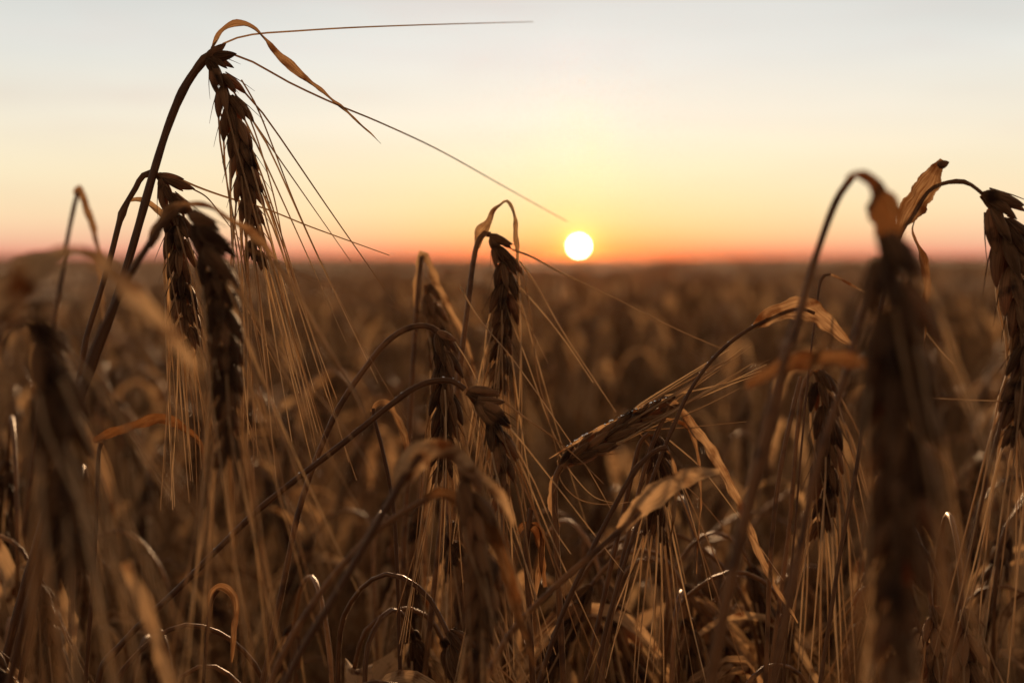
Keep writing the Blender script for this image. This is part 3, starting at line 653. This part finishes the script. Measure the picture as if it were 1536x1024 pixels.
VM = [dict(stem=v[0].mesh('stem', M['stem']), ear=v[1].mesh('ear', M['kernel']), beard=v[2].mesh('beard', M['awn']), leaves=[l_.mesh('leaf', M['leaf']) for l_ in v[3]]) for v in VAR]
def copy_plant(i, loc, rz, sc, label, group, tilt=0.0):
    v = VM[i]
    e = empty('barley_plant', label, 'barley plant', loc, group)
    e.rotation_euler = (tilt * math.cos(rz * 3), tilt * math.sin(rz * 5), rz); e.scale = (1.0, 1.0, sc)
    def part(n, me, p):
        o = bpy.data.objects.new(n, me); S.collection.objects.link(o); o.parent = p; return o
    part('stem', v['stem'], e)
    er = part('ear', v['ear'], e); part('beard', v['beard'], er)
    for l_ in v['leaves']: part('leaf', l_, e)
    return e
GL = 'crowded ripe barley stalks filling the crop behind the sharp ears'
LB = 'one of the crowded dry barley stalks in the thick of the crop below the horizon'
TOP = 0.785   # height of a variant's crest
cnt = 0
while cnt < 262:
    d = 0.43 + 1.3 * random.random() ** 1.35
    x = random.uniform(-0.46, 0.46) * d * 1.0
    X = (x / d * FPX) + 768
    ymin = 640 if d < .52 else 560 if d < .75 else (500 if d < 1.1 else 455)
    if 780 < X < 1160: ymin += 130 if d < 1.3 else 60
    y = random.uniform(ymin, 960 if d < .9 else ymin + 180)
    p = at(X, y, d)
    z = min(p[2], 0.80)
    if z < 0.46: continue
    copy_plant(random.choice([0, 1, 2, 4, 5, 6, 7, 8]), (p[0], p[1], 0), random.uniform(0, 6.28), z / TOP, LB, GL, min(.38, random.expovariate(9)))
    cnt += 1

# the rest of the crop: beyond what anyone could count
src = bpy.data.collections.new('crop_sources')
for i, v in enumerate(VAR):
    me = None
    mbs = [(v[0], 'stem'), (v[1], 'kernel'), (v[2], 'awn')] + [(l_, 'leaf') for l_ in v[3]]
    allm = MB(); mi = []
    names = ['stem', 'kernel', 'awn', 'leaf']
    for b, n in mbs:
        mi += [names.index(n)] * sum(len(f) for f in b.f); allm.merge(b)
    me = allm.mesh('crop_stalk', None)
    for n in names: me.materials.append(M[n])
    me.polygons.foreach_set('material_index', np.array(mi, np.int32))
    src.objects.link(bpy.data.objects.new('crop_stalk', me))
pts, rot, scl, idx = [], [], [], []
def scatter(d0, d1, dens, hmin, hmax, margin):
    area = margin * (d1 ** 2 - d0 ** 2) / 2 * 2
    n = int(area * dens)
    dd = np.sqrt(rng.uniform(d0 ** 2, d1 ** 2, n)); xx = rng.uniform(-margin, margin, n) * dd
    # patches of taller and lower growth
    hh = rng.uniform(hmin, hmax, n) + 0.02 * np.sin(xx * 1.7 + dd) * np.cos(dd * .8)
    for a, b_, h_ in zip(xx, dd, hh):
        pts.append((a, b_, 0)); rot.append((rng.normal(0, .07), rng.normal(0, .07), rng.uniform(0, 6.28))); scl.append((1, 1, h_ / TOP)); idx.append([0, 1, 2, 4, 5, 6, 7, 8][rng.integers(0, 8)])
scatter(.46, 1.7, 380, .40, .60, .50)
scatter(1.6, 4.5, 170, .62, .775, .46)
scatter(4.5, 14, 52, .69, .775, .44)
scatter(14, 60, 5, .74, .80, .42)
pm = bpy.data.meshes.new('barley_crop'); pm.from_pydata(pts, [], [])
for nm, ty, arr, fld in (('rot', 'FLOAT_VECTOR', rot, 'vector'), ('scl', 'FLOAT_VECTOR', scl, 'vector'), ('idx', 'INT', idx, 'value')):
    a = pm.attributes.new(nm, ty, 'POINT'); a.data.foreach_set(fld, np.array(arr, np.int32 if ty == 'INT' else np.float32).ravel())
crop = bpy.data.objects.new('barley_crop', pm); S.collection.objects.link(crop); crop['kind'] = 'stuff'
gt = bpy.data.node_groups.new('crop', 'GeometryNodeTree')
gt.interface.new_socket('Geometry', in_out='INPUT', socket_type='NodeSocketGeometry'); gt.interface.new_socket('Geometry', in_out='OUTPUT', socket_type='NodeSocketGeometry')
gi = gt.nodes.new('NodeGroupInput'); go = gt.nodes.new('NodeGroupOutput')
ci = gt.nodes.new('GeometryNodeCollectionInfo'); ci.inputs['Collection'].default_value = src; ci.inputs['Separate Children'].default_value = True; ci.inputs['Reset Children'].default_value = True
ip = gt.nodes.new('GeometryNodeInstanceOnPoints'); ip.inputs['Pick Instance'].default_value = True
def named(nm, ty):
    n = gt.nodes.new('GeometryNodeInputNamedAttribute'); n.data_type = ty; n.inputs['Name'].default_value = nm; return n.outputs[0]
gt.links.new(gi.outputs[0], ip.inputs['Points']); gt.links.new(ci.outputs[0], ip.inputs['Instance'])
gt.links.new(named('idx', 'INT'), ip.inputs['Instance Index']); gt.links.new(named('scl', 'FLOAT_VECTOR'), ip.inputs['Scale'])
e2r = gt.nodes.new('FunctionNodeEulerToRotation'); gt.links.new(named('rot', 'FLOAT_VECTOR'), e2r.inputs[0]); gt.links.new(e2r.outputs[0], ip.inputs['Rotation'])
gt.links.new(ip.outputs[0], go.inputs[0])
md = crop.modifiers.new('crop', 'NODES'); md.node_group = gt
# far away the crop closes into one rough surface
def far_z(X, Y):
    return 0.64 + 0.06 * np.clip((Y - 5) / 15, 0, 1) + 0.06 * np.clip((Y - 20) / 60, 0, 1) + 0.018 * np.sin(X * 2.3 + Y) + 0.02 * np.sin(X * .7 - Y * .31) + rng.uniform(-.03, .03, X.shape)
fx = np.r_[-990, -600, -250, -120, np.linspace(-60, 60, 260), 120, 250, 600, 990]
sheet('distant_crop', fx, np.r_[np.linspace(5, 60, 300), np.geomspace(61, 1190, 90)], far_z, M['crop'], 'stuff')

# ------------------------------------------------------------------ thin volume added to imitate lens glow round the sun
hb = bpy.data.meshes.new('added_glow_haze')
x0, x1, y0, y1, z0, z1 = -1010, 1010, -8, 1215, -1.0, 1.02
hb.from_pydata([(x, y, z) for z in (z0, z1) for y in (y0, y1) for x in (x0, x1)], [], [(0, 2, 3, 1), (4, 5, 7, 6), (0, 1, 5, 4), (1, 3, 7, 5), (3, 2, 6, 7), (2, 0, 4, 6)])
hz = bpy.data.objects.new('added_glow_haze', hb); S.collection.objects.link(hz); hz['kind'] = 'stuff'
hm = bpy.data.materials.new('added_glow_haze'); hm.use_nodes = True; ht = hm.node_tree; ht.nodes.clear()
pv = N(ht, 'ShaderNodeVolumePrincipled'); pv.inputs['Density'].default_value = 0.00026; pv.inputs['Anisotropy'].default_value = 0.975
pv.inputs['Color'].default_value = (1.0, 0.26, 0.07, 1)
ho = N(ht, 'ShaderNodeOutputMaterial'); ht.links.new(pv.outputs[0], ho.inputs['Volume'])
hb.materials.append(hm)
